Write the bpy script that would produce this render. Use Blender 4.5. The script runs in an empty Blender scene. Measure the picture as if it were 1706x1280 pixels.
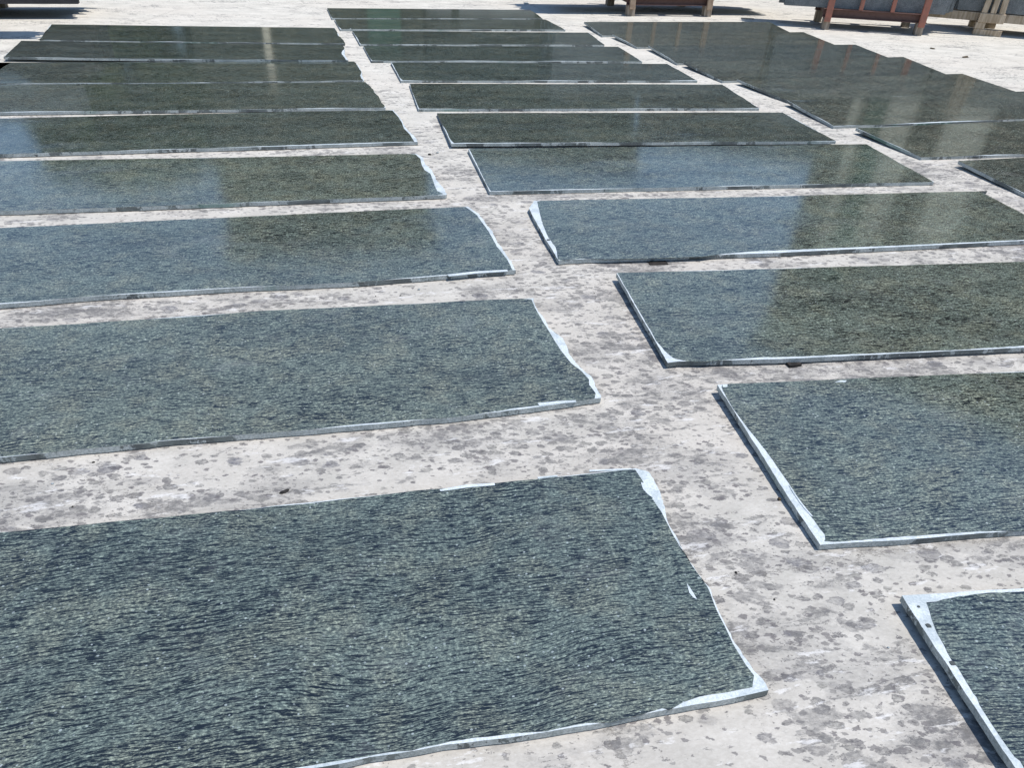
import bpy, bmesh, math, random
from mathutils import Vector, Matrix, noise as mnoise

scene = bpy.context.scene
C = scene.collection
R = math.radians

# ------------------------------------------------------------------ camera
F_PX, PITCH, ROLL, YAW = 1244.3, R(34.233), R(2.25), R(-11.783)
CAM_Z = 1.43
cam_data = bpy.data.cameras.new('camera')
cam = bpy.data.objects.new('camera', cam_data)
C.objects.link(cam)
cam_data.sensor_fit = 'HORIZONTAL'
cam_data.sensor_width = 36
cam_data.lens = 36 * F_PX / 1706
cam_data.clip_end = 2000
cam_data.clip_start = 0.05
CAM_M = Matrix.Rotation(YAW, 4, 'Z') @ Matrix.Rotation(math.pi / 2 - PITCH, 4, 'X') @ Matrix.Rotation(ROLL, 4, 'Z')
cam.matrix_world = Matrix.Translation((0, 0, CAM_Z)) @ CAM_M
scene.camera = cam

# ------------------------------------------------------------------ sky, sun, exposure
SUN_EL, SUN_AZ = 67.0, 108.0          # azimuth clockwise from +Y
world = bpy.data.worlds.new('World')
scene.world = world
world.use_nodes = True
wn = world.node_tree
sky = wn.nodes.new('ShaderNodeTexSky')
sky.sky_type = 'NISHITA'
sky.sun_disc = False
sky.sun_elevation = R(SUN_EL)
sky.sun_rotation = R(SUN_AZ)
sky.air_density = 1.25
sky.dust_density = 0.2
sky.ozone_density = 5.0
bg = wn.nodes['Background']
bg.inputs['Strength'].default_value = 0.15
wn.links.new(sky.outputs[0], bg.inputs['Color'])
sun_d = bpy.data.lights.new('sun', 'SUN')
sun_d.energy = 4.6
sun_d.angle = R(0.5)
sun_d.color = (1.0, 0.955, 0.9)
sun = bpy.data.objects.new('sun', sun_d)
C.objects.link(sun)
sdir = Vector((math.sin(R(SUN_AZ)) * math.cos(R(SUN_EL)), math.cos(R(SUN_AZ)) * math.cos(R(SUN_EL)), math.sin(R(SUN_EL))))
sun.rotation_euler = sdir.to_track_quat('Z', 'Y').to_euler()
sun.location = (6, 4, 20)
scene.view_settings.view_transform = 'Standard'
scene.view_settings.look = 'None'
scene.view_settings.exposure = 0.06
scene.view_settings.gamma = 1.0

# ------------------------------------------------------------------ small helpers
rng = random.Random(7)


def at(px, py, z):
    """pixel of the photograph -> the point it shows on the level z"""
    d = CAM_M.to_3x3() @ Vector(((px - 853) / F_PX, -(py - 640) / F_PX, -1))
    t = (z - CAM_Z) / d.z
    return Vector((d.x * t, d.y * t, z))


def tag(o, label=None, cat=None, group=None, kind=None):
    if label: o['label'] = label
    if cat: o['category'] = cat
    if group: o['group'] = group
    if kind or cat: o['kind'] = kind or 'thing'
    return o


def empty(name, loc, rot=(0, 0, 0)):
    o = bpy.data.objects.new(name, None)
    o.empty_display_size = 0.1
    o.location = loc
    o.rotation_euler = rot
    C.objects.link(o)
    return o


def link(name, bm, mats, parent=None, smooth=False):
    me = bpy.data.meshes.new(name)
    bm.normal_update()
    bm.to_mesh(me)
    bm.free()
    for m in (mats if isinstance(mats, (list, tuple)) else [mats]):
        me.materials.append(m)
    if smooth:
        for p in me.polygons: p.use_smooth = True
    o = bpy.data.objects.new(name, me)
    C.objects.link(o)
    if parent is not None: o.parent = parent
    return o


def box(bm, lo, hi, mat=None, bevel=0.0):
    """axis box from lo to hi, optional matrix and bevel"""
    c = [(a + b) / 2 for a, b in zip(lo, hi)]
    s = [b - a for a, b in zip(lo, hi)]
    M = Matrix.Translation(c) @ Matrix.Diagonal((*s, 1))
    g = bmesh.ops.create_cube(bm, size=1, matrix=M)
    if bevel:
        es = list({e for v in g['verts'] for e in v.link_edges})
        r = bmesh.ops.bevel(bm, geom=es, offset=bevel, segments=1, affect='EDGES')
        vs = list({v for f in r['faces'] for v in f.verts} | {v for v in g['verts'] if v.is_valid})
    else:
        vs = g['verts']
    if mat is not None:
        bmesh.ops.transform(bm, matrix=mat, verts=vs)


# ------------------------------------------------------------------ node helpers
class NT:
    def __init__(s, name):
        s.m = bpy.data.materials.new(name)
        s.m.use_nodes = True
        s.t = s.m.node_tree
        s.b = s.t.nodes['Principled BSDF']

    def n(s, typ, **kw):
        nd = s.t.nodes.new(typ)
        for k, v in kw.items():
            if hasattr(nd, k): setattr(nd, k, v)
        return nd

    def put(s, sock, v):
        if hasattr(v, 'is_output') or isinstance(v, bpy.types.NodeSocket):
            s.t.links.new(v, sock)
        else:
            sock.default_value = v

    def math(s, op, a, b=0.0, c=None, clamp=False):
        nd = s.n('ShaderNodeMath', operation=op)
        nd.use_clamp = clamp
        s.put(nd.inputs[0], a); s.put(nd.inputs[1], b)
        if c is not None: s.put(nd.inputs[2], c)
        return nd.outputs[0]

    def vmath(s, op, a, b):
        nd = s.n('ShaderNodeVectorMath', operation=op)
        s.put(nd.inputs[0], a); s.put(nd.inputs[1], b)
        return nd.outputs[0]

    def xyz(s, x, y, z):
        nd = s.n('ShaderNodeCombineXYZ')
        for i, v in enumerate((x, y, z)): s.put(nd.inputs[i], v)
        return nd.outputs[0]

    def sep(s, v):
        nd = s.n('ShaderNodeSeparateXYZ')
        s.put(nd.inputs[0], v)
        return nd.outputs

    def noise(s, vec, scale, detail=2.0, rough=0.5, dist=0.0):
        nd = s.n('ShaderNodeTexNoise')
        s.put(nd.inputs['Vector'], vec)
        nd.inputs['Scale'].default_value = scale
        nd.inputs['Detail'].default_value = detail
        nd.inputs['Roughness'].default_value = rough
        nd.inputs['Distortion'].default_value = dist
        return nd.outputs

    def voro(s, vec, scale, feature='F1', rand=1.0):
        nd = s.n('ShaderNodeTexVoronoi', feature=feature)
        s.put(nd.inputs['Vector'], vec)
        nd.inputs['Scale'].default_value = scale
        nd.inputs['Randomness'].default_value = rand
        return nd.outputs

    def step(s, v, lo, hi):
        nd = s.n('ShaderNodeMapRange', interpolation_type='SMOOTHSTEP')
        s.put(nd.inputs['Value'], v)
        s.put(nd.inputs['From Min'], lo); s.put(nd.inputs['From Max'], hi)
        return nd.outputs[0]

    def mix(s, f, a, b, mode='MIX'):
        nd = s.n('ShaderNodeMix', data_type='RGBA', blend_type=mode)
        s.put(nd.inputs[0], f)
        for i, v in ((6, a), (7, b)):
            if isinstance(v, tuple) and len(v) == 3: v = (*v, 1)
            s.put(nd.inputs[i], v)
        return nd.outputs[2]

    def coord(s, which='Object'):
        return s.n('ShaderNodeTexCoord').outputs[which]

    def rand(s):
        return s.n('ShaderNodeObjectInfo').outputs['Random']

    def bump(s, h, strength, dist=0.01):
        nd = s.n('ShaderNodeBump')
        nd.inputs['Strength'].default_value = strength
        nd.inputs['Distance'].default_value = dist
        s.put(nd.inputs['Height'], h)
        s.t.links.new(nd.outputs[0], s.b.inputs['Normal'])

    def done(s, col, rough, spec=None, ior=None):
        if isinstance(col, tuple) and len(col) == 3: col = (*col, 1)
        s.put(s.b.inputs['Base Color'], col)
        s.put(s.b.inputs['Roughness'], rough)
        if spec is not None: s.b.inputs['Specular IOR Level'].default_value = spec
        if ior is not None: s.b.inputs['IOR'].default_value = ior
        return s.m


# ------------------------------------------------------------------ materials
def mat_concrete():
    n = NT('stained_concrete')
    co = n.coord('Object')
    x, y, z = n.sep(co)
    flat = n.xyz(n.math('ADD', n.math('MULTIPLY', x, 0.9), n.math('MULTIPLY', y, 0.25)), n.math('MULTIPLY', y, 1.5), 0.0)
    wv = n.vmath('SUBTRACT', n.noise(flat, 24, 6, 0.72)[1], (0.5, 0.5, 0.5))
    wsc = n.n('ShaderNodeVectorMath', operation='SCALE')
    n.put(wsc.inputs[0], wv); wsc.inputs['Scale'].default_value = 0.05
    warp = n.vmath('ADD', flat, wsc.outputs[0])
    # pale worn cement with cream and pinkish clouds
    big = n.noise(flat, 0.9, 4, 0.6)[0]
    mid = n.noise(flat, 5.0, 5, 0.62)[0]
    fine = n.noise(flat, 90, 4, 0.7)[0]
    col = n.mix(n.step(mid, 0.35, 0.68), (0.455, 0.445, 0.42), (0.575, 0.56, 0.53))
    col = n.mix(n.step(big, 0.38, 0.66), col, n.mix(0.5, col, (0.53, 0.50, 0.465)))
    # where stains gather; fewer stains and a paler tone towards the far end
    dens = n.noise(flat, 1.6, 3, 0.6)[0]
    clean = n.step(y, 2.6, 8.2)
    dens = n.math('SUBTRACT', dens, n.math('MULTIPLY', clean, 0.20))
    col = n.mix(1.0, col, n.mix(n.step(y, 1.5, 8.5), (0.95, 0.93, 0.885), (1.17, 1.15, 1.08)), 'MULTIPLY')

    def spots(scale, lo, hi, off, edge=0.10):
        v = n.voro(n.vmath('ADD', warp, (off, off * 1.7, 0)), scale)
        rnd = n.sep(v[1])
        r = n.math('MULTIPLY', n.step(n.math('ADD', rnd[0], n.math('MULTIPLY', n.math('SUBTRACT', dens, 0.5), 1.6)), lo, hi), 0.46)
        m = n.step(n.math('SUBTRACT', r, v[0]), -0.005, edge)
        # a darker rim where a drop dried
        rim = n.math('MULTIPLY', n.step(n.math('ABSOLUTE', n.math('SUBTRACT', n.math('SUBTRACT', r, v[0]), 0.05)), 0.05, 0.0), n.step(rnd[2], 0.35, 0.8))
        return m, rim, rnd

    m1, r1, c1 = spots(13.0, 0.36, 1.05, 3.1, 0.05)
    m2, r2, c2 = spots(24, 0.08, 0.9, 11.7, 0.06)
    m3, r3, c3 = spots(44, 0.10, 0.9, 23.3, 0.10)
    m4, r4, c4 = spots(120, 0.45, 1.0, 31.9, 0.2)
    # spread damp patches with ragged borders
    pn = n.noise(warp, 3.2, 6, 0.68)[0]
    patch = n.step(n.math('ADD', pn, n.math('MULTIPLY', n.math('SUBTRACT', dens, 0.5), 0.45)), 0.51, 0.57)
    streak = n.noise(n.xyz(n.math('MULTIPLY', x, 5.0), n.math('MULTIPLY', y, 17.0), 4.0), 1.0, 5, 0.7)[0]
    sm = n.step(n.math('ADD', streak, n.math('MULTIPLY', n.math('SUBTRACT', dens, 0.5), 0.3)), 0.565, 0.63)
    stain_a = n.mix(n.noise(flat, 3.0, 2)[0], (0.21, 0.20, 0.205), (0.225, 0.22, 0.20))
    stain_b = n.mix(c1[1], (0.115, 0.118, 0.14), (0.20, 0.19, 0.18))
    gr = n.math('ADD', n.math('MULTIPLY', n.step(n.noise(flat, 60, 5, 0.8)[0], 0.30, 0.66), 0.75), 0.25)
    blot = n.math('ADD', n.math('MULTIPLY', n.step(n.noise(flat, 9, 4, 0.7)[0], 0.35, 0.62), 0.6), 0.4)
    col = n.mix(n.math('MULTIPLY', n.math('MULTIPLY', patch, gr, clamp=True), 0.40), col, stain_a)
    col = n.mix(n.math('MULTIPLY', n.math('MULTIPLY', sm, gr), n.math('MULTIPLY', n.math('SUBTRACT', 1.0, clean), 0.5)), col, stain_a)
    col = n.mix(n.math('MULTIPLY', n.math('MULTIPLY', m1, n.math('MULTIPLY', gr, blot)), 1.0), col, stain_b)
    col = n.mix(n.math('MULTIPLY', r1, 0.35), col, (0.11, 0.105, 0.11))
    col = n.mix(n.math('MULTIPLY', n.math('MULTIPLY', m2, gr), 0.9), col, n.mix(c2[1], (0.075, 0.073, 0.082), (0.19, 0.185, 0.17)))
    col = n.mix(n.math('MULTIPLY', r2, 0.55), col, (0.09, 0.085, 0.09))
    col = n.mix(n.math('MULTIPLY', m3, 0.80), col, n.mix(c3[1], (0.12, 0.11, 0.115), (0.24, 0.23, 0.215)))
    col = n.mix(n.math('MULTIPLY', m4, 0.75), col, (0.10, 0.095, 0.095))
    # flaky grime: torn islands and drawn out smears
    fk = n.noise(n.vmath('ADD', warp, (5.0, 2.0, 0.0)), 8.5, 9, 0.66, 0.4)[0]
    fk2 = n.noise(n.xyz(n.math('MULTIPLY', n.sep(warp)[0], 6.0), n.math('MULTIPLY', n.sep(warp)[1], 17.0), 2.0), 1.0, 9, 0.68, 0.6)[0]
    dd = n.math('MULTIPLY', n.math('SUBTRACT', dens, 0.5), 0.42)
    col = n.mix(n.math('MULTIPLY', n.math('MULTIPLY', n.step(n.math('ADD', fk, dd), 0.568, 0.598), gr), 0.80), col, n.mix(big, (0.135, 0.13, 0.135), (0.20, 0.195, 0.18)))
    col = n.mix(n.math('MULTIPLY', n.math('MULTIPLY', n.step(n.math('ADD', fk2, dd), 0.58, 0.615), gr), 0.80), col, n.mix(big, (0.17, 0.165, 0.155), (0.12, 0.118, 0.122)))
    # white scuffs and lime bloom
    sc = n.noise(n.xyz(n.math('MULTIPLY', x, 3.0), n.math('MULTIPLY', y, 11.0), 9.0), 2.0, 6, 0.75)[0]
    col = n.mix(n.math('MULTIPLY', n.step(sc, 0.575, 0.63), n.math('SUBTRACT', 0.55, n.math('MULTIPLY', clean, 0.42))), col, (0.72, 0.71, 0.69))
    col = n.mix(n.step(fine, 0.3, 0.75), n.mix(1.0, col, (0.84, 0.83, 0.82), 'MULTIPLY'), col)
    # a few hairline cracks
    ck = n.voro(n.vmath('ADD', flat, n.vmath('MULTIPLY', wv, (0.22, 0.22, 0))), 0.42, 'DISTANCE_TO_EDGE')[0]
    col = n.mix(n.math('MULTIPLY', n.step(ck, 0.0022, 0.0008), 0.6), col, (0.12, 0.11, 0.10))
    n.bump(n.math('ADD', n.math('MULTIPLY', fine, 0.6), mid), 0.25, 0.004)
    return n.done(col, 0.85, 0.3)


def mat_granite(name, dark, ga, gb, rough, ior, flow=1.0):
    n = NT(name)
    rd = n.rand()
    co = n.vmath('ADD', n.coord('Object'), n.xyz(n.math('MULTIPLY', rd, 61.0), n.math('MULTIPLY', rd, 37.0), 0.0))
    x, y, z = n.sep(co)
    w1 = n.math('SUBTRACT', n.noise(n.xyz(x, n.math('MULTIPLY', y, 1.6), rd), 1.7, 2, 0.5)[0], 0.5)
    w2 = n.math('SUBTRACT', n.noise(n.xyz(x, n.math('MULTIPLY', y, 1.8), 5.0), 6.5, 2, 0.5)[0], 0.5)
    yw = n.math('ADD', y, n.math('ADD', n.math('MULTIPLY', w1, 0.115 * flow), n.math('MULTIPLY', w2, 0.020 * flow)))
    s1 = n.noise(n.xyz(n.math('MULTIPLY', x, 20.0), n.math('MULTIPLY', yw, 215.0), 0.0), 1.0, 4, 0.62, 0.35)[0]
    s2 = n.noise(n.xyz(n.math('MULTIPLY', x, 75.0), n.math('MULTIPLY', yw, 420.0), 7.0), 1.0, 3, 0.65, 0.3)[0]
    cl = n.math('SUBTRACT', n.noise(n.xyz(n.math('MULTIPLY', x, 1.0), n.math('MULTIPLY', yw, 3.2), 2.0), 2.2, 3, 0.6)[0], 0.5)
    v = n.math('ADD', n.math('ADD', n.math('MULTIPLY', s1, 0.60), n.math('MULTIPLY', s2, 0.40)), n.math('MULTIPLY', cl, -0.13))
    f = n.step(v, 0.445, 0.535)
    gl = n.noise(n.xyz(n.math('MULTIPLY', x, 105.0), n.math('MULTIPLY', yw, 165.0), 1.0), 1.0, 4, 0.8)[0]
    base = n.mix(n.step(n.noise(n.xyz(x, yw, 3.0), 7.0, 3, 0.6)[0], 0.42, 0.66), ga, gb)
    base = n.mix(n.math('MULTIPLY', n.step(gl, 0.55, 0.41), 0.88), base, n.mix(1.0, base, (0.30, 0.34, 0.38), 'MULTIPLY'))
    base = n.mix(n.math('MULTIPLY', n.step(gl, 0.53, 0.63), 0.9), base, n.mix(1.0, base, (2.1, 2.1, 2.05), 'MULTIPLY'))
    col = n.mix(f, dark, base)
    # pale feldspar flecks
    vf = n.voro(n.xyz(n.math('MULTIPLY', x, 0.8), yw, 0.0), 130)
    cr = n.sep(vf[1])
    fl = n.step(n.math('SUBTRACT', n.math('MULTIPLY', n.step(cr[0], 0.70, 1.02), 0.36), vf[0]), 0.0, 0.06)
    col = n.mix(n.math('MULTIPLY', n.math('MULTIPLY', fl, cr[1]), 0.8), col, (0.40, 0.45, 0.44))
    col = n.mix(1.0, col, n.mix(rd, (0.86, 0.90, 0.93), (1.12, 1.08, 1.02)), 'MULTIPLY')
    # a thin film of stone dust, thicker in wiped arcs
    df = n.noise(n.xyz(n.math('MULTIPLY', x, 2.2), n.math('MULTIPLY', y, 3.6), 12.0), 1.4, 6, 0.7, 1.2)[0]
    col = n.mix(n.math('MULTIPLY', n.step(df, 0.52, 0.78), 0.11), col, (0.42, 0.43, 0.41))
    # faint smears of dried water on the polish
    sm = n.noise(n.xyz(n.math('MULTIPLY', x, 1.2), n.math('MULTIPLY', y, 4.0), 8.0), 1.3, 5, 0.65)[0]
    rr = n.math('ADD', rough, n.math('MULTIPLY', n.step(sm, 0.5, 0.75), 0.10))
    return n.done(col, rr, None, ior)


def mat_raw(name, a, b, stain):
    n = NT(name)
    rd = n.rand()
    co = n.vmath('ADD', n.coord('Object'), n.xyz(n.math('MULTIPLY', rd, 31.0), rd, 0.0))
    x, y, z = n.sep(co)
    f = n.noise(co, 160, 4, 0.7)[0]
    g = n.noise(co, 14, 4, 0.6)[0]
    col = n.mix(n.step(f, 0.3, 0.7), a, b)
    col = n.mix(n.math('MULTIPLY', n.step(g, 0.45, 0.62), 0.6), col, n.mix(1.0, col, (0.62, 0.66, 0.67), 'MULTIPLY'))
    if stain:
        t = n.noise(n.xyz(n.math('MULTIPLY', x, 38.0), n.math('MULTIPLY', y, 38.0), n.math('MULTIPLY', z, 26.0)), 1.0, 5, 0.72)[0]
        where = n.noise(n.xyz(x, y, 0.0), 2.3, 3, 0.6)[0]
        m = n.step(n.math('ADD', t, n.math('MULTIPLY', n.math('SUBTRACT', where, 0.5), 2.6)), 0.58, 0.64)
        col = n.mix(n.math('MULTIPLY', m, 0.80), col, n.mix(n.step(g, 0.4, 0.6), (0.03, 0.036, 0.036), (0.10, 0.115, 0.11)))
        gw = n.noise(n.xyz(x, y, 3.0), 1.9, 3, 0.6)[0]
        col = n.mix(n.math('MULTIPLY', n.step(gw, 0.60, 0.68), 0.45), col, (0.05, 0.17, 0.12))
    n.bump(f, 0.4, 0.002)
    return n.done(col, 0.7, 0.4)


def mat_wood(name, a, b, rough=0.75):
    n = NT(name)
    rd = n.rand()
    co = n.vmath('ADD', n.coord('Object'), n.xyz(rd, n.math('MULTIPLY', rd, 9.0), 0.0))
    x, y, z = n.sep(co)
    g = n.noise(n.xyz(n.math('MULTIPLY', x, 40.0), n.math('MULTIPLY', y, 40.0), n.math('MULTIPLY', z, 4.0)), 1.0, 4, 0.65)[0]
    k = n.noise(co, 7, 3)[0]
    col = n.mix(n.step(g, 0.35, 0.7), a, b)
    col = n.mix(n.math('MULTIPLY', n.step(k, 0.5, 0.75), 0.4), col, n.mix(1.0, col, (0.6, 0.57, 0.55), 'MULTIPLY'))
    n.bump(g, 0.4, 0.003)
    return n.done(col, rough, 0.3)


def mat_paint(name, a, rust, rough=0.5, amount=0.5):
    n = NT(name)
    co = n.coord('Object')
    g = n.noise(co, 16, 5, 0.7)[0]
    h = n.noise(co, 90, 3, 0.6)[0]
    col = n.mix(n.math('MULTIPLY', n.step(g, 0.46, 0.66), amount), a, rust)
    col = n.mix(n.math('MULTIPLY', n.step(h, 0.45, 0.8), 0.35), col, n.mix(1.0, col, (0.6, 0.6, 0.6), 'MULTIPLY'))
    n.bump(h, 0.2, 0.002)
    return n.done(col, rough, 0.4)


def mat_cladding(name, a, b, pitch=0.25):
    n = NT(name)
    co = n.coord('Object')
    x, y, z = n.sep(co)
    w = n.math('ABSOLUTE', n.math('SUBTRACT', n.math('FRACT', n.math('DIVIDE', x, pitch)), 0.5))
    g = n.noise(n.xyz(x, y, n.math('MULTIPLY', z, 0.25)), 1.5, 4, 0.6)[0]
    col = n.mix(n.step(g, 0.35, 0.7), a, b)
    n.bump(w, 0.6, 0.04)
    return n.done(col, 0.6, 0.3)


def mat_leaf():
    n = NT('leaf_green')
    rd = n.noise(n.coord('Object'), 0.9, 3)[0]
    return n.done(n.mix(n.step(rd, 0.35, 0.65), (0.030, 0.055, 0.016), (0.075, 0.11, 0.035)), 0.6, 0.3)


GROUND = mat_concrete()
POLISH = mat_granite('polished_granite', (0.007, 0.009, 0.009), (0.150, 0.180, 0.150), (0.186, 0.204, 0.158), 0.105, 1.80)
POLISH_DIMMED_RIGHT = mat_granite('polished_granite_dimmed_right', (0.006, 0.008, 0.008), (0.118, 0.135, 0.112), (0.148, 0.155, 0.124), 0.10, 1.74)  # same granite with the grazing-view darkness of the right column put into its colour
POLISH_DIMMED_FAR = mat_granite('polished_granite_dimmed_far', (0.006, 0.009, 0.009), (0.108, 0.132, 0.114), (0.134, 0.148, 0.118), 0.10, 1.74)  # far rows: same stone, dimness seen at a low angle mixed into the colour
RACKSTONE = mat_raw('sawn_grey_granite', (0.10, 0.105, 0.105), (0.27, 0.28, 0.275), False)
RIM = mat_raw('raw_stone_rim', (0.42, 0.475, 0.495), (0.62, 0.665, 0.68), False)
SAWN = mat_raw('sawn_stone_edge', (0.27, 0.29, 0.275), (0.50, 0.52, 0.50), True)
ROUGH = mat_raw('rough_stone_end', (0.20, 0.23, 0.24), (0.36, 0.39, 0.40), False)
DARKWOOD = mat_wood('wet_dark_timber', (0.012, 0.011, 0.010), (0.035, 0.030, 0.026))
PALEWOOD = mat_wood('pale_pine', (0.34, 0.255, 0.17), (0.56, 0.45, 0.33))
GREYWOOD = mat_wood('weathered_timber', (0.20, 0.16, 0.12), (0.38, 0.32, 0.26))
RED = mat_paint('red_oxide_steel', (0.36, 0.135, 0.09), (0.24, 0.115, 0.08), 0.5, 0.7)
BROWN = mat_paint('brown_rusty_steel', (0.13, 0.068, 0.055), (0.09, 0.042, 0.032), 0.6, 0.7)
DARK_LOAD = mat_raw('dark_load', (0.02, 0.02, 0.024), (0.05, 0.048, 0.055), False)  # one dark tone for the load overhanging at the top left
DRILL = NT('drill_hole_dark').done((0.05, 0.06, 0.06), 0.8)
DRY = mat_wood('dry_leaf_brown', (0.05, 0.035, 0.02), (0.12, 0.09, 0.05))

# ------------------------------------------------------------------ the yard
bm = bmesh.new()
bmesh.ops.create_grid(bm, x_segments=60, y_segments=60, size=150)
tag(link('ground', bm, GROUND), kind='structure')

# ------------------------------------------------------------------ slabs on the ground
T = 0.019
SLAB_GROUP = 'green granite slabs laid out on the concrete yard'


def resample(pts, step):
    out = []
    for a, b in zip(pts[:-1], pts[1:]):
        k = max(1, int((b - a).length / step))
        out += [a.lerp(b, i / k) for i in range(k)]
    return out + [pts[-1]]


def wob(p, seed, f):
    return mnoise.noise(Vector((p.x * f + seed * 3.7, p.y * f - seed * 1.9, seed)))


def slab(label, far, near, left=None, right=None, length=2.62, lift=0.004, tilt=0.0, face=None, jag=(0.002, 0.002, 0.002, 0.002),
         rim=(0.004, 0.004, 0.006, 0.004), flare=None, chips=(), holes=(), seed=0, stone=None):
    """far/near/left/right: pixel polylines of the top outline (far and near run left to right, left and right run far to near)"""
    z0 = T + lift
    an, af = at(*near[0], z0), at(*near[-1], z0)
    rotz = math.atan2(af.y - an.y, af.x - an.x)
    width = 0.727

    def w(p):
        q = at(*p, z0)
        for _ in range(3):
            base_y = an.y + math.tan(rotz) * (q.x - an.x)
            q = at(*p, z0 + tilt * max(0, min(1, (q.y - base_y) / width)))
        return q
    org = at(*near[0], z0) if left or len(near) > 1 else an
    org = Vector((an.x, an.y, lift))
    Rz = Matrix.Rotation(-rotz, 3, 'Z')

    def loc(p):
        q = Rz @ (w(p) - org)
        return Vector((q.x, q.y))
    fa, ne = [loc(p) for p in far], [loc(p) for p in near]
    le = [loc(p) for p in left] if left else None
    ri = [loc(p) for p in right] if right else None
    if le is None:                       # runs out of the picture on the left
        x0 = max(ri[0].x, ri[-1].x) - length
        for s in (fa, ne):
            d = (s[-1] - s[0]).normalized()
            s.insert(0, s[0] + d * ((x0 - s[0].x) / d.x))
        le = [fa[0], ne[0]]
    if ri is None:
        x1 = min(le[0].x, le[-1].x) + length
        for s in (fa, ne):
            d = (s[-1] - s[0]).normalized()
            s.append(s[-1] + d * ((x1 - s[-1].x) / d.x))
        ri = [fa[-1], ne[-1]]
    edges = {'far': (resample(fa, 0.04), Vector((0, -1)), jag[0], rim[0]),
             'right': (resample(ri, 0.010), Vector((-1, 0)), jag[1], rim[1]),
             'near': (resample(ne, 0.04)[::-1], Vector((0, 1)), jag[2], rim[2]),
             'left': (resample(le, 0.012)[::-1], Vector((1, 0)), jag[3], rim[3])}
    y_n = 0.0
    body, tops = [], []
    for k, (e, name) in enumerate((edges[q], q) for q in ('far', 'right', 'near', 'left')):
        pts, nrm, ja, ri_w = e
        fo = face.get(name) if face else None
        fpts = []
        for i, p in enumerate(pts):
            if i == len(pts) - 1: break
            j = wob(p, seed + k * 11, 9) * ja + wob(p, seed + k * 7 + 3, 34) * ja * 0.7 + wob(p, seed + k * 3 + 8, 95) * ja * 0.5
            b = p + nrm * j
            body.append(b)
            if fo is None and i > 0:
                ins = ri_w * max(0, wob(p, seed + k * 5 + 50, 2.7) * 3.2 + 0.25 + 0.45 * wob(p, seed + 9, 26)) + 0.0003
                if flare and name in ('left', 'near'):
                    d = (p - edges['left'][0][0]).length
                    ins += flare * max(0, 1 - d / (0.16 if name == 'left' else 0.22)) ** 1.6
                fpts.append(b + nrm * max(0.0003, ins))
        if fo is not None:
            q = resample([loc(p) for p in fo], 0.02)
            if name in ('near', 'left'): q = q[::-1]
            fpts = [p + nrm * wob(p, seed + 21, 40) * 0.0025 for p in q]
        tops.append(fpts)
    # trim inset strips where they meet at the corners
    poly = []
    for k in range(4):
        cur, nxt = tops[k], tops[(k + 1) % 4]
        nm = ('far', 'right', 'near', 'left')[(k + 1) % 4]
        poly += cur
        if not (face and (nm in face or ('far', 'right', 'near', 'left')[k] in face)) and cur and nxt:
            a, b = cur[-1], nxt[0]
            c = Vector((b.x, a.y)) if k % 2 == 0 else Vector((a.x, b.y))
            if (c - a).length > 0.004 and (c - b).length > 0.004: poly.append(c)

    def clean(ps):
        o = []
        for p in ps:
            if not o or (p - o[-1]).length > 0.0015: o.append(p)
        if (o[0] - o[-1]).length < 0.0015: o.pop()
        return o
    body, poly = clean(body), clean(poly)
    root = empty('granite_slab', org, (0, 0, 0))
    root.rotation_euler = (math.atan(tilt / width), 0, rotz)
    tag(root, label, 'slab', SLAB_GROUP)

    def prism(ps, z0, z1, bottom, mi_top, mi_side):
        bm = bmesh.new()
        lo = [bm.verts.new((p.x, p.y, z0)) for p in ps]
        hi = [bm.verts.new((p.x, p.y, z1)) for p in ps]
        f = bm.faces.new(hi[::-1]); f.material_index = mi_top
        fs = [f]
        if bottom:
            g = bm.faces.new(lo); g.material_index = mi_side
            fs.append(g)
        for i in range(len(ps)):
            j = (i + 1) % len(ps)
            s = bm.faces.new((lo[i], hi[i], hi[j], lo[j])); s.material_index = mi_side
        bmesh.ops.triangulate(bm, faces=fs)
        bmesh.ops.recalc_face_normals(bm, faces=bm.faces)
        return bm
    link('stone_body', prism(body, 0, T, True, 0, 1), [RIM, SAWN], root)
    fo = link('polished_face', prism(poly, T - 0.0006, T + 0.0010, False, 0, 0), [stone or POLISH], root)
    for ch in chips:
        q = clean([loc(p) for p in ch])
        link('pale_chip', prism(q, T - 0.0006, T + 0.0022, False, 0, 0), [RIM], root)
    for hp in holes:
        q = loc(hp[:2])
        ps = [q + Vector((math.cos(a * .7854), math.sin(a * .7854))) * hp[2] * (1 + .2 * math.sin(3 * a)) for a in range(8)]
        link('drill_hole', prism(ps, T - 0.0006, T + 0.0018, False, 0, 0), [DRILL], root)
    return root


zA = lambda pts: [(560 + x / 2.2067, 700 + y / 2.2067) for x, y in pts]
zB = lambda pts: [(1106 + x / 2.2067, 700 + y / 2.2067) for x, y in pts]
zC = lambda pts: [(600 + x / 2.843, 300 + y / 2.843) for x, y in pts]
zD = lambda pts: [(860 + x / 4, 320 + y / 4) for x, y in pts]
zE = lambda pts: [(1150 + x / 3.88, 600 + y / 3.88) for x, y in pts]

LJ = (0.002, 0.006, 0.003, 0.004)
LR = (0.003, 0.010, 0.006, 0.004)
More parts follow.
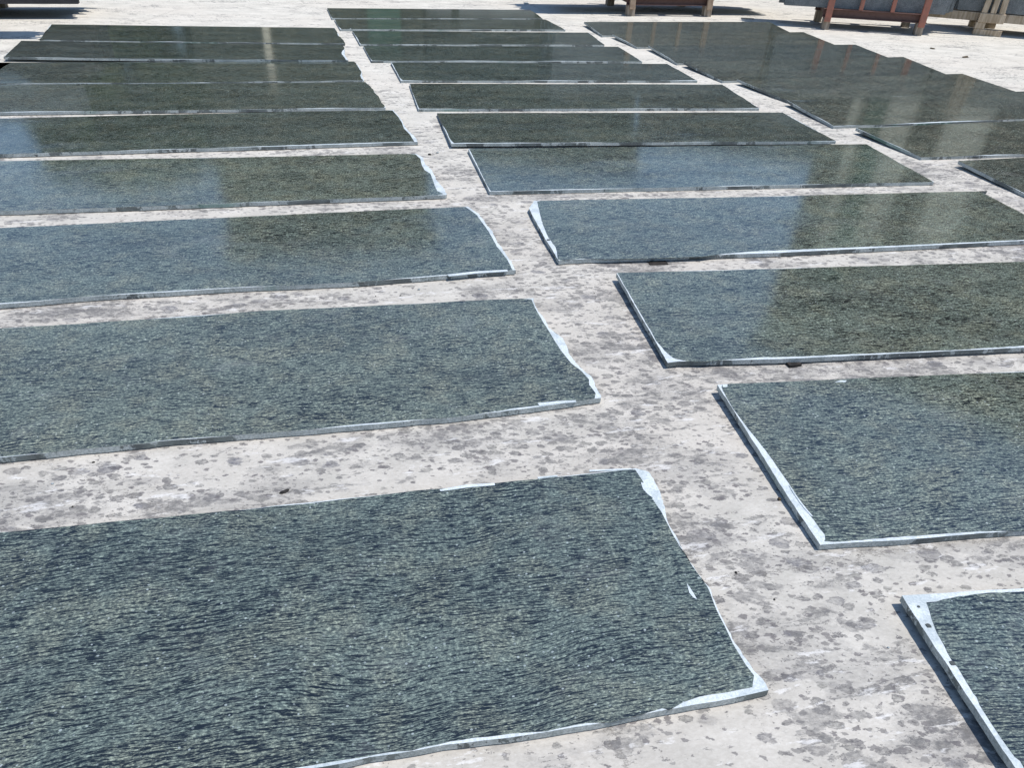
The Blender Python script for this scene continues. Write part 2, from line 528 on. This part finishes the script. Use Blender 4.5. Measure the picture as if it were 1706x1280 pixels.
# ---- left column, front to back
l1r = zA([(1100, 178), (1145, 192), (1188, 262), (1222, 378), (1262, 458), (1302, 520)]) + zB([(45, 440), (110, 540), (165, 615), (215, 730), (270, 835), (330, 925), (388, 984)])
slab('large green granite slab filling the left foreground, white chipped corner at its right',
     [(0, 888), (350, 855), (640, 824), (830, 805), (1058, 781)],
     [(573, 1272), (740, 1243), (913, 1221), (1100, 1185), (1281, 1151)], None, l1r, 2.85, jag=LJ, rim=(0.002, 0.01, 0.008, 0.004), seed=1,
     face={'right': zA([(1098, 184), (1128, 226), (1162, 290), (1196, 340), (1222, 392), (1258, 462), (1296, 522)]) + zB([(40, 436), (106, 540), (160, 615), (206, 728), (256, 828), (300, 900), (330, 942), (326, 984)]),
           'near': zA([(32, 1252), (150, 1230), (280, 1214), (420, 1184), (600, 1160), (770, 1146), (880, 1122), (1010, 1112), (1120, 1086), (1200, 1060)]) + zB([(20, 1068), (70, 1040), (130, 1018), (232, 1002), (322, 985)])},
     chips=[zA([(1288, 602), (1300, 618), (1316, 644), (1326, 662), (1312, 655), (1298, 638)]),
            zA([(1120, 232), (1134, 234), (1152, 262), (1164, 288), (1146, 276), (1128, 256)]),
            zA([(380, 258), (480, 240), (582, 234), (584, 242), (486, 250), (384, 264)]),
            zA([(740, 212), (812, 205), (814, 210), (742, 217)]),
            zA([(930, 186), (1080, 180), (1090, 184), (932, 191)])])
slab('blue tinted granite slab with long white torn right edge, second nearest of left column',
     [(0, 547), (130, 540), (300, 528), (440, 518), (600, 511), (790, 501), (888, 497)],
     [(0, 763), (267, 736), (494, 718), (741, 697), (900, 678), (1001, 663)], None,
     zC([(820, 560), (830, 600), (900, 705), (960, 750), (990, 820), (1040, 888), (1092, 930), (1142, 1032)]), 2.85, jag=LJ, rim=(0.004, 0.01, 0.006, 0.004), seed=2,
     face={'right': zC([(812, 566), (826, 604), (888, 708), (950, 808), (1000, 868), (1050, 908), (1083, 945), (1086, 972), (1116, 1012), (1110, 1036)])},
     chips=[zC([(840, 1060), (930, 1050), (1020, 1046), (1024, 1054), (930, 1062), (850, 1072)])])
slab('granite slab mirroring half blue and half green, third from the front in left column',
     [(0, 380), (370, 363), (560, 354), (783, 344)], [(0, 507), (150, 494), (387, 480), (600, 470), (858, 450)], None,
     [(779, 344), (797, 356), (818, 384), (832, 409), (853, 437), (860, 452)], 2.85, jag=LJ, rim=LR, seed=3,
     face={'right': [(776, 345), (794, 358), (814, 386), (828, 411), (846, 434), (854, 450)]},
     chips=[[(745, 458), (790, 453), (845, 450), (846, 452.5), (792, 456), (748, 461)]])
slab('granite slab with white scallops on its right end, fourth from front in left column',
     [(0, 268), (400, 262), (640, 257), (693, 256)], [(0, 352), (250, 344), (500, 334), (742, 325)], None,
     [(693, 256), (704, 262), (708, 272), (719, 283), (725, 297), (738, 314), (745, 325)], 2.85, jag=LJ, rim=LR, seed=4,
     face={'right': [(692, 257), (700, 264), (703, 276), (708, 284), (717, 289), (722, 303), (728, 318), (738, 323)]})
slab('granite slab with blue patch and ragged right end, fifth from front in left column',
     [(0, 197), (400, 188), (655, 183)], [(0, 257), (230, 250), (450, 244), (696, 236)], None,
     [(655, 183), (664, 193), (671, 203), (675, 212), (687, 223), (692, 229), (696, 237)], 2.85, jag=LJ, rim=LR, stone=POLISH_DIMMED_FAR, seed=5,
     face={'right': [(654, 184), (663, 194), (669, 203), (673, 214), (683, 224), (688, 233), (690, 236)]})
slab('granite slab with stained near edge and serrated end, sixth from front in left column',
     [(0, 141), (400, 138.5), (610, 136.5)], [(0, 187), (250, 184), (450, 181.5), (642, 179)], None,
     [(610, 137), (618, 145), (626, 155), (632, 163), (636, 171), (643, 179)], 2.85, jag=LJ, rim=LR, stone=POLISH_DIMMED_FAR, seed=6)
slab('dark granite slab touching its nearer neighbour, third from the back in the left column',
     [(-20, 104), (300, 103), (590, 102)], [(-20, 139), (300, 137.5), (606, 134)], None,
     [(590, 102), (597, 109), (602, 118), (604, 127), (607, 133)], 2.85, jag=LJ, rim=LR, stone=POLISH_DIMMED_FAR, seed=7)
slab('granite slab raised over a black shadow, second from back in the left column',
     [(36, 67.5), (300, 71.5), (571, 74.5)], [(6, 94.5), (300, 98.5), (578, 100)], [(36, 67), (6, 94.5)],
     [(571, 75), (574, 80), (575, 92), (580, 100)], lift=0.020, tilt=-0.010, jag=LJ, rim=(0.004, 0.012, 0.005, 0.004), stone=POLISH_DIMMED_FAR, seed=8)
slab('rearmost granite slab of the left column, bordering the empty yard',
     [(85, 40), (300, 43), (557, 46)], [(66, 66), (300, 69.5), (574, 72)], [(85, 40), (66, 65)],
     [(557, 46), (560, 50), (566, 60), (572, 67), (575, 71)], jag=LJ, rim=LR, stone=POLISH_DIMMED_FAR, seed=9)

# ---- middle column, back to front
MID = [
    ('rearmost granite slab of the middle column, with pale grey reflections', (545, 13), (885, 16), (904, 30.5), (553, 30), 0),
    ('granite slab with thin white line along it, second from back in middle column', (557, 31.5), (909, 32), (942, 49), (567, 48.5), 0),
    ('granite slab with pale milky right end, third from back in the middle column', (587, 51), (981, 54), (1007, 74.5), (600, 73.5), 0),
    ('granite slab with dark nick at near right corner, fourth from back in middle column', (605, 76), (1030, 77.5), (1070, 102), (619, 101), 0),
    ('plain dark green granite slab fifth from the back in the middle column', (651, 103.5), (1112, 106), (1162, 134), (668, 134), 0),
    ('dark green granite slab with broken pale near edge, seventh from front in middle column', (682, 139), (1203, 140.5), (1265, 180), (697, 181.5), 0),
    ('granite slab with pale swirl at far right corner, sixth from front in middle column', (728, 188), (1304, 187), (1393, 235), (752, 239), 0.014),
    ('granite slab mirroring bright blue sky in its centre, fifth from front in middle column', (780, 248), (1443, 240), (1556, 303), (816, 319), 0.002),
]
for i, (lab, tl, tr, br, bl, lf) in enumerate(MID):
    slab(lab, [tl, tr], [bl, br], [tl, bl], [tr, br], stone=POLISH_DIMMED_FAR if i < 7 else None, lift=lf, tilt=-0.012 if i == 6 else 0.0, seed=20 + i, rim=(0.003, 0.005, 0.007, 0.004), flare=0.02 if i in (4, 6) else 0.008,
         jag=(0.003, 0.004, 0.003, 0.0015))
slab('blue granite slab with wide white strip down its left end, in the middle column',
     [(889, 334.5), (1250, 328), (1645, 318)], [(931, 433), (1010, 431), (1300, 421), (1706, 401)], zD([(118, 60), (84, 108), (180, 290), (284, 458)]), None, 2.62,
     lift=0.004, seed=31, rim=(0.003, 0.004, 0.006, 0.004),
     face={'left': zD([(140, 63), (155, 130), (176, 212), (215, 303), (262, 366), (272, 400), (278, 448)]),
           'near': zD([(300, 456), (430, 444), (600, 450), (880, 444), (1100, 436), (1240, 432), (1400, 410)]) + [(1260, 418.5), (1400, 413), (1520, 408), (1706, 399.5)]},
     holes=[zD([(214, 320)])[0] + (0.008,)])
slab('granite slab blue at left and dark at right, third from front in middle column',
     [(1027, 455), (1350, 446), (1706, 436)], [(1112, 603), (1300, 598), (1706, 579)], zD([(665, 536), (1010, 1138)]), None, 2.62,
     lift=0.008, tilt=0.012, seed=32, rim=(0.003, 0.004, 0.007, 0.004),
     face={'left': zD([(674, 538), (790, 740), (884, 905), (892, 915), (932, 990), (990, 1058), (1045, 1106)]),
           'near': zD([(1060, 1112), (1140, 1128), (1250, 1132), (1400, 1118), (1600, 1104)]) + [(1340, 594), (1420, 590), (1480, 588), (1600, 583), (1706, 576)]})
slab('granite slab with thick white L shaped border on its left and near sides',
     [(1195, 641), (1400, 632), (1706, 619)], [(1366, 908), (1500, 900), (1706, 884)], zE([(176, 160), (512, 690), (700, 990), (840, 1195)]), None, 2.62,
     lift=0.003, tilt=0.014, seed=33, rim=(0.004, 0.004, 0.007, 0.004),
     face={'left': zE([(200, 172), (236, 246), (300, 345), (360, 428), (420, 500), (510, 615), (580, 720), (640, 800), (700, 900), (770, 1000), (840, 1090), (868, 1130), (872, 1158)]),
           'near': zB([(590, 446), (625, 449), (700, 444), (830, 432), (960, 424), (1160, 410), (1324, 407)])},
     chips=[zE([(636, 812), (660, 838), (686, 880), (716, 922), (760, 978), (792, 1014), (782, 1012), (740, 966), (700, 915), (664, 862)]),
            zE([(205, 160), (240, 162), (238, 176), (212, 178)]), zE([(930, 146), (970, 134), (1010, 136), (1000, 146), (970, 144)])])
slab('granite slab at the bottom right corner, wide white border with two drill holes',
     [(1503, 993), (1706, 980.5)], [(1755, 1384), (1960, 1366)], zB([(875, 648), (1290, 1280), (1432, 1498)]), None, 2.62,
     lift=0.015, tilt=0.0, seed=34, rim=(0.003, 0.004, 0.007, 0.004),
     face={'left': zB([(966, 672), (985, 735), (1004, 780), (1030, 830), (1060, 888), (1082, 910), (1110, 960), (1140, 1008), (1152, 1022), (1160, 1050), (1200, 1110), (1240, 1170), (1290, 1240), (1310, 1255), (1420, 1440), (1450, 1490)]),
           'far': zB([(1000, 668), (1080, 650), (1200, 637), (1324, 632), (1700, 610)])},
     holes=[zB([(972, 758)])[0] + (0.006,), zB([(1060, 896)])[0] + (0.006,), zB([(936, 688)])[0] + (0.003,)])

# ---- right column, back to front; each rests its far edge on a batten
RIGHT = [
    ('rearmost granite slab of the right column, mirroring rack posts', (973, 36), (1281, 36), (1318, 54.5), (1003, 58.5)),
    ('granite slab second from back in right column, short white line behind it', (1020, 56.5), (1338, 53), (1395, 76), (1061, 78)),
    ('granite slab third from the back in the right column, mirroring a red post', (1080, 75.5), (1425, 74), (1485, 97.5), (1128, 105)),
    ('granite slab fourth from the back in the right column, plain and dark', (1139, 103), (1505, 94.5), (1580, 125), (1204, 134.5)),
    ('granite slab fourth from front in right column, its right end meeting bare concrete', (1228, 132), (1603, 122.5), (1700, 155), (1313, 168)),
]
for i, (lab, tl, tr, br, bl) in enumerate(RIGHT):
    slab(lab, [tl, tr], [bl, br], [tl, bl], [tr, br], stone=POLISH_DIMMED_RIGHT, lift=0.0, tilt=0.025, seed=40 + i, rim=(0.0, 0.0, 0.0, 0.003), jag=(0.002, 0.004, 0.002, 0.003))
slab('granite slab mirroring two cream streaks, third from the front in the right column',
     [(1311, 167), (1500, 160), (1706, 152)], [(1389, 210), (1540, 205), (1706, 198)], [(1311, 167), (1389, 210)], None, 2.45, stone=POLISH_DIMMED_RIGHT, lift=0.0, tilt=0.025, seed=46,
     rim=(0.002, 0.003, 0.007, 0.005), jag=(0.003, 0.003, 0.003, 0.003))
slab('granite slab second from front in right column, between two pale gaps at right border',
     [(1426, 213), (1706, 201)], [(1535, 262), (1706, 257)], [(1426, 213), (1535, 262)], None, 2.45, stone=POLISH_DIMMED_RIGHT, lift=0.0, tilt=0.025, seed=47,
     rim=(0.003, 0.003, 0.007, 0.005), jag=(0.003, 0.003, 0.003, 0.003))
slab('granite slab showing only its corner at the right border, nearest of right column',
     [(1597, 268), (1706, 262)], [(1722, 330), (1850, 325)], [(1597, 268), (1722, 330)], None, 2.45, stone=POLISH_DIMMED_RIGHT, lift=0.0, tilt=0.025, seed=48,
     rim=(0.003, 0.003, 0.007, 0.005), jag=(0.003, 0.003, 0.003, 0.003))


# ---- spacers and litter lying on the yard
def spacer(label, px, size, rz=0.0, m=None, cat='timber block', name='timber_spacer', z=0.0):
    bm = bmesh.new()
    g = bmesh.ops.create_cube(bm, size=1, matrix=Matrix.Diagonal((*size, 1)))
    bmesh.ops.subdivide_edges(bm, edges=bm.edges[:], cuts=2, use_grid_fill=True)
    for v in bm.verts:
        v.co += Vector([mnoise.noise(v.co * 40 + Vector((px[0], px[1] + k * 9, 0))) * min(size) * 0.18 for k in range(3)])
        v.co.z += size[2] / 2
    o = link(name, bm, m or DARKWOOD)
    p = at(*px, 0)
    o.location = (p.x, p.y, z)
    o.rotation_euler = (0, 0, rz)
    return tag(o, label, cat)


spacer('black timber spacer poking out under the near edge of the half blue half dark slab', (1312, 600), (0.05, 0.10, 0.010), 0.1)
spacer('black timber spacer poking out under the slab with the wide white left strip', (1093, 434), (0.085, 0.10, 0.004), -0.05)


def pebble(label, px, s, m, name, cat):
    bm = bmesh.new()
    bmesh.ops.create_icosphere(bm, subdivisions=2, radius=1)
    for v in bm.verts:
        v.co *= 1 + 0.35 * mnoise.noise(v.co * 1.3 + Vector(px + (0,)))
        v.co = Vector((v.co.x * s[0], v.co.y * s[1], max(v.co.z, -0.6) * s[2] + 0.6 * s[2]))
    o = link(name, bm, m, smooth=True)
    p = at(*px, 0)
    o.location = (p.x, p.y, 0.0)
    o.rotation_euler = (0, 0, rng.uniform(0, 3))
    return tag(o, label, cat)


pebble('dark pebble on bare concrete left of the slab with the L shaped border', (1298, 833), (0.006, 0.005, 0.004), DRY, 'pebble', 'pebble')
pebble('dark clod on the concrete strip behind the large foreground slab', (474, 820), (0.015, 0.007, 0.003), DARKWOOD, 'mud_clod', 'clod')
pebble('small dry leaf on bare concrete below the red rack, left of another', (1553, 81), (0.030, 0.012, 0.008), DRY, 'dry_leaf', 'leaf')
pebble('dark dry leaf on bare concrete below the wooden trestle, nearer the slabs', (1608, 95.5), (0.045, 0.016, 0.010), DRY, 'dry_leaf', 'leaf')
pebble('pale stone chip on the far corner of the third rear slab row', (584, 51), (0.020, 0.016, 0.014), RIM, 'stone_chip', 'stone chip')
for i, (cx, cy, cs) in enumerate(((698, 483, 6), (667, 493, 4), (626, 494, 3), (1052, 549, 4), (990, 489, 3), (156, 771, 4), (88, 807, 4), (121, 845, 3),
                               (716, 258, 10), (729, 255, 8), (1140, 960, 3), (1226, 955, 4), (655, 360, 10), (640, 363, 7), (1290, 1000, 3), (1480, 1080, 3))):
    o = pebble('tiny dark stone crumb lying on the concrete between the slabs', (cx, cy), (cs * 0.001, cs * 0.0008, cs * 0.0006), DARKWOOD if i % 3 else ROUGH, 'stone_crumb', 'stone chip')
    o['group'] = 'stone crumbs on the concrete'
spacer('thin grey stick lying on concrete between the brown rack and the rear right slab', (1245, 31.5), (0.16, 0.018, 0.014), -0.25, GREYWOOD, 'stick', 'wood_stick')
spacer('small square grey drain lid in the pale yard behind the middle column', (876.5, 5.5), (0.055, 0.08, 0.012), 0.0, ROUGH, 'drain lid', 'drain_lid')


# ------------------------------------------------------------------ slab racks at the back of the yard
def rack(label, loc, rz, wid, dep, leg_h, post_h, posts, m_beam, m_post, m_leg, beam=0.075, leg_w=0.10):
    root = empty('slab_rack', loc, (0, 0, rz))
    tag(root, label, 'rack', 'racks for upright granite slabs')
    for sx in (0, 1):
        for sy in (0, 1):
            bm = bmesh.new()
            x = sx * wid; y = sy * dep
            box(bm, (x - leg_w / 2, y - 0.05, 0), (x + leg_w / 2, y + 0.05, leg_h), bevel=0.004)
            link('leg', bm, m_leg, root)
    for sy in (0, 1):
        bm = bmesh.new()
        y = sy * dep
        # channel beam: web and two flanges
        s = -1 if sy == 0 else 1
        box(bm, (-0.06, y - 0.006, leg_h + 0.001), (wid + 0.06, y + 0.006, leg_h + beam))
        box(bm, (-0.06, y + s * 0.0065, leg_h + 0.001), (wid + 0.06, y + s * 0.045, leg_h + 0.009))
        box(bm, (-0.06, y + s * 0.0065, leg_h + beam - 0.008), (wid + 0.06, y + s * 0.045, leg_h + beam))
        link('beam', bm, m_beam, root)
    for x in (0.04, wid / 2, wid - 0.04):
        bm = bmesh.new()
        box(bm, (x - 0.04, 0.008, leg_h + 0.004), (x + 0.04, dep - 0.008, leg_h + beam - 0.004))
        link('cross_bar', bm, m_beam, root)
    for sy in (0, 1):
        for i in range(posts):
            x = wid * i / (posts - 1)
            big = i in (0, posts - 1)
            w = 0.036 if big else 0.022
            y = sy * dep + (-0.026 if sy == 0 else 0.026)
            bm = bmesh.new()
            z0 = leg_h - 0.04 if big else leg_h + beam + 0.001
            if big:
                y += -0.040 if sy == 0 else 0.040
            box(bm, (x - w, y - 0.018, z0), (x + w, y + 0.018, post_h), bevel=0.003)
            link('post', bm, m_post, root)
    return root


def bundle(label, loc, rz, x0, length, y0, count, z0, height, seed, mats=None, front=None, back=None, step=0.036, group='granite slabs stored upright in racks', stagger=0.05, grow=0.0):
    """upright slabs with rough broken ends, one object each"""
    r = random.Random(seed)
    for k in range(count):
        bm = bmesh.new()
        n = 14
        a = r.uniform(-stagger, stagger); b = r.uniform(-stagger, stagger)
        le, ri = [], []
        for i in range(n + 1):
            z = height * i / n
            le.append((x0 + a + 0.05 * (1 - i / n) * 0 + mnoise.noise((z * 4, k * 3.1, seed)) * 0.05 + mnoise.noise((z * 17, k * 3.1, seed)) * 0.018, z))
            ri.append((x0 + length + b + grow * k + mnoise.noise((z * 4, k * 5.3, seed + 9)) * 0.05 + mnoise.noise((z * 17, k, seed)) * 0.018, z))
        # cut the lower corners as in the rough blocks
        ring = le[::-1] + [(x0 + length * t + 0.0, 0.006 * mnoise.noise((t * 9, k, seed))) for t in (0.1, 0.3, 0.5, 0.7, 0.9)] + ri
        y = y0 + k * step
        th = step - 0.005
        f = [bm.verts.new((p[0], y, p[1])) for p in ring]
        g = [bm.verts.new((p[0], y + th, p[1])) for p in ring]
        F = [bm.faces.new(f), bm.faces.new(g[::-1])]
        for i in range(len(ring)):
            j = (i + 1) % len(ring)
            q = bm.faces.new((f[j], f[i], g[i], g[j])); q.material_index = 1
        bmesh.ops.triangulate(bm, faces=F)
        bmesh.ops.recalc_face_normals(bm, faces=bm.faces)
        o = link('upright_slab', bm, mats or [RACKSTONE, ROUGH])
        o.location = (loc[0], loc[1], z0)
        o.rotation_euler = (0, 0, rz)
        lab = label
        if k == 0 and front: lab = front
        if k == count - 1 and back: lab = back
        tag(o, lab, 'slab', group)


# brown rack behind the right column
pA = at(1049, 25.5, 0); pA2 = at(1176, 26.5, 0)
rzA = math.atan2(pA2.y - pA.y, pA2.x - pA.x)
widA = (pA2 - pA).length
rack('brown steel slab rack on short tan legs behind the rear right slab', pA, rzA, widA, 0.90, 0.125, 0.62, 4, BROWN, mat_paint('tan_steel', (0.36, 0.26, 0.18), (0.2, 0.12, 0.08)), GREYWOOD)
bundle('grey granite slab standing upright in the brown rack', pA, rzA, -0.93, 2.95, 0.06, 21, 0.205, 0.85, 3,
       front='foremost grey granite slab standing upright in the brown rack', stagger=0.06)

# red rack, turned towards the right
pB = at(1373, 48, 0); pB2 = at(1527, 58, 0)
rzB = math.atan2(pB2.y - pB.y, pB2.x - pB.x)
widB = (pB2 - pB).length
rack('red steel slab rack with four front posts at the top right', pB, rzB, widB, 0.62, 0.135, 0.66, 4, BROWN, RED, GREYWOOD, beam=0.095, leg_w=0.085)
bundle('grey granite slab standing upright inside the red rack', pB, rzB, -0.50, 1.80, 0.045, 14, 0.231, 0.85, 8,
       front='foremost grey granite slab behind the posts of the red rack', stagger=0.03, grow=0.018)

# wooden trestle rack at the right border
pC = at(1622, 56.5, 0)
rzC = R(-34)
root = empty('timber_trestle', pC, (0, 0, rzC))
tag(root, 'pale wooden trestle rack holding grey slabs at the top right border', 'rack', 'racks for upright granite slabs')
for sx in (0, 1.55):
    for sy in (0, 0.72):
        bm = bmesh.new()
        box(bm, (sx - 0.02, sy - 0.05, 0.07), (sx + 0.085, sy + 0.05, 0.14), bevel=0.004)
        link('leg', bm, PALEWOOD, root)
        bm = bmesh.new()
        box(bm, (sx - 0.02, sy - 0.05, 0), (sx + 0.29, sy + 0.05, 0.068), bevel=0.004)
        link('foot_block', bm, PALEWOOD, root)
        bm = bmesh.new()
        box(bm, (sx - 0.01, sy - 0.055, 0.141), (sx + 0.27, sy + 0.055, 0.245), bevel=0.005)
        link('cross_block', bm, PALEWOOD, root)
        s = -1 if sy == 0 else 1
        for k, (xa, xb) in enumerate(((0.03, 0.075), (0.125, 0.125), (0.22, 0.16))):
            bm = bmesh.new()
            g = bmesh.ops.create_cube(bm, size=1)
            for v in g['verts']:
                t = v.co.z + 0.5
                xx = sx + xa * (1 - t) + xb * t + v.co.x * 0.062
                yy = sy + s * (0.02 + 0.002 * k) + v.co.y * 0.05
                v.co = Vector((xx, yy, 0.246 + t * 1.15))
            bmesh.ops.bevel(bm, geom=bm.edges[:], offset=0.004, segments=1, affect='EDGES')
            link('post', bm, PALEWOOD, root)
for sy in (0.12, 0.60):
    bm = bmesh.new()
    box(bm, (-0.62, sy - 0.045, 0.141), (2.3, sy + 0.045, 0.235), bevel=0.004)
    link('rail', bm, PALEWOOD, root)
bundle('grey granite slab standing upright in the wooden trestle', pC, rzC, -0.30, 2.7, 0.085, 14, 0.246, 0.9, 15,
       front='foremost grey granite slab leaning in the wooden trestle', stagger=0.04)

# racks past the left border: only their shadows and a load's end come into view
pD = at(-55, 30, 0)
rack('slab rack past the left border, its load overhanging into the top left corner', Vector((-5.0, 9.45, 0)), R(3), 1.1, 0.86, 0.07, 0.6, 4, BROWN, RED, GREYWOOD)
bundle('dark slab end overhanging in the top left corner above its shadow', Vector((-5.0, 9.45, 0)), R(3), -0.9, 2.98, 0.0, 22, 0.15, 0.5, 21, [DARK_LOAD, DARK_LOAD], stagger=0.08)
rack('unseen tall slab rack added past the left border to throw the small pointed shadow', Vector((-5.2, 8.20, 0)), R(2), 1.1, 0.5, 0.44, 0.75, 4, BROWN, RED, GREYWOOD)  # unseen rack, added and raised out of view to throw the left shadow
bundle('slab in the added unseen tall rack past the left border', Vector((-5.2, 8.20, 0)), R(2), -0.5, 2.90, 0.06, 11, 0.521, 0.25, 27, stagger=0.06)


# ------------------------------------------------------------------ what the polish mirrors: sheds and trees behind the yard
def polar(az, d):
    return Vector((math.sin(R(az)) * d, math.cos(R(az)) * d, 0))


def shed(label, a, b, depth, h, m_wall, m_roof, columns=(), doors=(), roof_rise=0.8):
    """front wall from a to b; columns (position along, width, colour material), doors (from, to, height, material)"""
    d = b - a
    L = d.length
    root = empty('warehouse', a, (0, 0, math.atan2(d.y, d.x)))
    tag(root, label, 'building')
    bm = bmesh.new()
    box(bm, (0, 0, 0), (L, depth, h))
    link('wall', bm, m_wall, root)
    bm = bmesh.new()
    vs = [bm.verts.new(p) for p in ((-0.3, -0.3, h + .003), (L + .3, -0.3, h + .003), (L + .3, depth + .3, h + .003), (-0.3, depth + .3, h + .003),
                                    (-0.3, depth / 2, h + roof_rise), (L + .3, depth / 2, h + roof_rise))]
    for f in ((0, 1, 5, 4), (2, 3, 4, 5), (0, 4, 3), (1, 2, 5), (0, 3, 2, 1)): bm.faces.new([vs[i] for i in f])
    link('roof', bm, m_roof, root)
    for x, w, m, h1 in columns:
        bm = bmesh.new()
        box(bm, (x - w / 2, -0.32, 0), (x + w / 2, -0.003, h1))
        link('column', bm, m, root)
    for x0, x1, hh, m in doors:
        bm = bmesh.new()
        box(bm, (x0, -0.08, 0), (x1, -0.003, hh))
        k = 0.35
        while k < hh:
            box(bm, (x0 + 0.02, -0.11, k), (x1 - 0.02, -0.081, k + 0.06)); k += 0.35
        link('door_panel', bm, m, root)
    return root


CREAM = mat_paint('cream_render', (0.88, 0.80, 0.60), (0.78, 0.70, 0.5), 0.8, 0.4)
CLAD_D = mat_cladding('dark_cladding', (0.085, 0.07, 0.055), (0.14, 0.11, 0.085))
CLAD_G = mat_cladding('green_grey_cladding', (0.045, 0.05, 0.036), (0.08, 0.085, 0.062))
ROOF = mat_cladding('roof_sheet', (0.16, 0.17, 0.17), (0.22, 0.23, 0.23))
PALE_PANEL = mat_cladding('pale_low_panel', (0.42, 0.42, 0.40), (0.5, 0.5, 0.48), 0.5)
GREENDOOR = mat_paint('green_panel', (0.06, 0.16, 0.10), (0.05, 0.1, 0.07), 0.6, 0.4)

a = polar(33.0, 17.5); b = Vector((17.5, 6.0, 0))
dirn = (b - a).normalized()


def along(az):
    # distance along a->b where the ray of that azimuth hits the wall
    u = Vector((math.sin(R(az)), math.cos(R(az)), 0))
    den = u.x * dirn.y - u.y * dirn.x
    t = (a.x * dirn.y - a.y * dirn.x) / den
    return (u * t - a).dot(dirn)


shed('dark clad warehouse with cream columns mirrored in the right slabs', a, b, 9, 8.7, CLAD_D, ROOF,
     columns=[(along(35.4), 0.16, CREAM, 5.5), (along(38.2), 0.50, CREAM, 5.0), (along(42.2), 0.72, CREAM, 5.2)],
     doors=[(along(36.0), along(37.6), 6.5, GREENDOOR)])
a2 = polar(-10.7, 20.5); b2 = polar(4.6, 20.5)
shed('tall green grey warehouse mirrored in the left slabs', a2, b2, 9, 7.6, CLAD_G, ROOF, columns=[(1.7, 0.14, CREAM, 3.0)],
     doors=[(4.1, 4.9, 2.2, GREENDOOR)], roof_rise=0.1)
a3 = polar(4.2, 21.0); b3 = polar(20.0, 20.4)
shed('low wing of the warehouse with low pale panels', a3, b3, 8, 5.2, CLAD_G, ROOF, columns=[],
     doors=[(-4.1, -3.2, 1.5, PALE_PANEL), (0.25, 0.9, 1.5, PALE_PANEL), (1.1, 3.0, 1.5, PALE_PANEL)], roof_rise=0.1)  # unseen low panels, added for the pale patches mirrored in the rear slabs

a4 = polar(20.2, 20.6); b4 = polar(33.4, 20.2)
shed('unseen long low brown shed added behind the racks to hide mirrored sky', a4, b4, 5, 4.35, CLAD_D, ROOF, columns=[(1.1, 0.12, CREAM, 3.0)], roof_rise=0.06)  # unseen shed, added so the right slabs do not mirror open sky
LEAF = mat_leaf()
BARK = mat_wood('bark', (0.05, 0.038, 0.028), (0.11, 0.085, 0.065))


def tree(label, loc, h, rad, seed):
    r = random.Random(seed)
    root = empty('broadleaf_tree', loc)
    tag(root, label, 'tree', 'trees behind the yard')
    bm = bmesh.new()

    def limb(p, q, r0, r1):
        z = (q - p).normalized(); x = z.orthogonal().normalized(); y = z.cross(x)
        A = [bm.verts.new(p + (x * math.cos(i * .7854) + y * math.sin(i * .7854)) * r0) for i in range(8)]
        B = [bm.verts.new(q + (x * math.cos(i * .7854) + y * math.sin(i * .7854)) * r1) for i in range(8)]
        for i in range(8): bm.faces.new((A[i], A[(i + 1) % 8], B[(i + 1) % 8], B[i]))
    top = Vector((r.uniform(-.2, .2), r.uniform(-.2, .2), h * 0.4))
    limb(Vector((0, 0, 0)), top, 0.20, 0.12)
    clumps = []
    for k in range(22):
        an = r.uniform(0, 6.28); rr = rad * math.sqrt(r.uniform(0.05, 1))
        c = Vector((math.cos(an) * rr, math.sin(an) * rr, h * r.uniform(0.10, 0.95)))
        limb(top * r.uniform(.7, 1), c, 0.06, 0.02)
        clumps.append((c, rad * r.uniform(0.28, 0.5)))
    link('trunk', bm, BARK, root)
    bm = bmesh.new()
    for c, cr in clumps:
        for _ in range(300):
            d = Vector((r.gauss(0, 1), r.gauss(0, 1), r.gauss(0, .75))) * cr * 0.55
            p = c + d
            s = r.uniform(0.09, 0.19)
            u = Vector((r.uniform(-1, 1), r.uniform(-1, 1), r.uniform(-1, 1))).normalized(); v = u.orthogonal().normalized()
            bm.faces.new([bm.verts.new(p + u * s), bm.verts.new(p + v * s * .5), bm.verts.new(p - u * s), bm.verts.new(p - v * s * .5)])
    link('crown', bm, LEAF, root)
    return root


for i, (az, d, h, rad) in enumerate(((-18.7, 20.5, 4.9, 0.9), (-16.9, 22, 6.0, 1.3), (-14.6, 21.5, 5.4, 1.3), (-12.4, 22, 5.9, 1.3), (-10.6, 23, 5.2, 1.2))):
    tree('leafy green tree behind the yard', polar(az, d), h, rad, 60 + i)
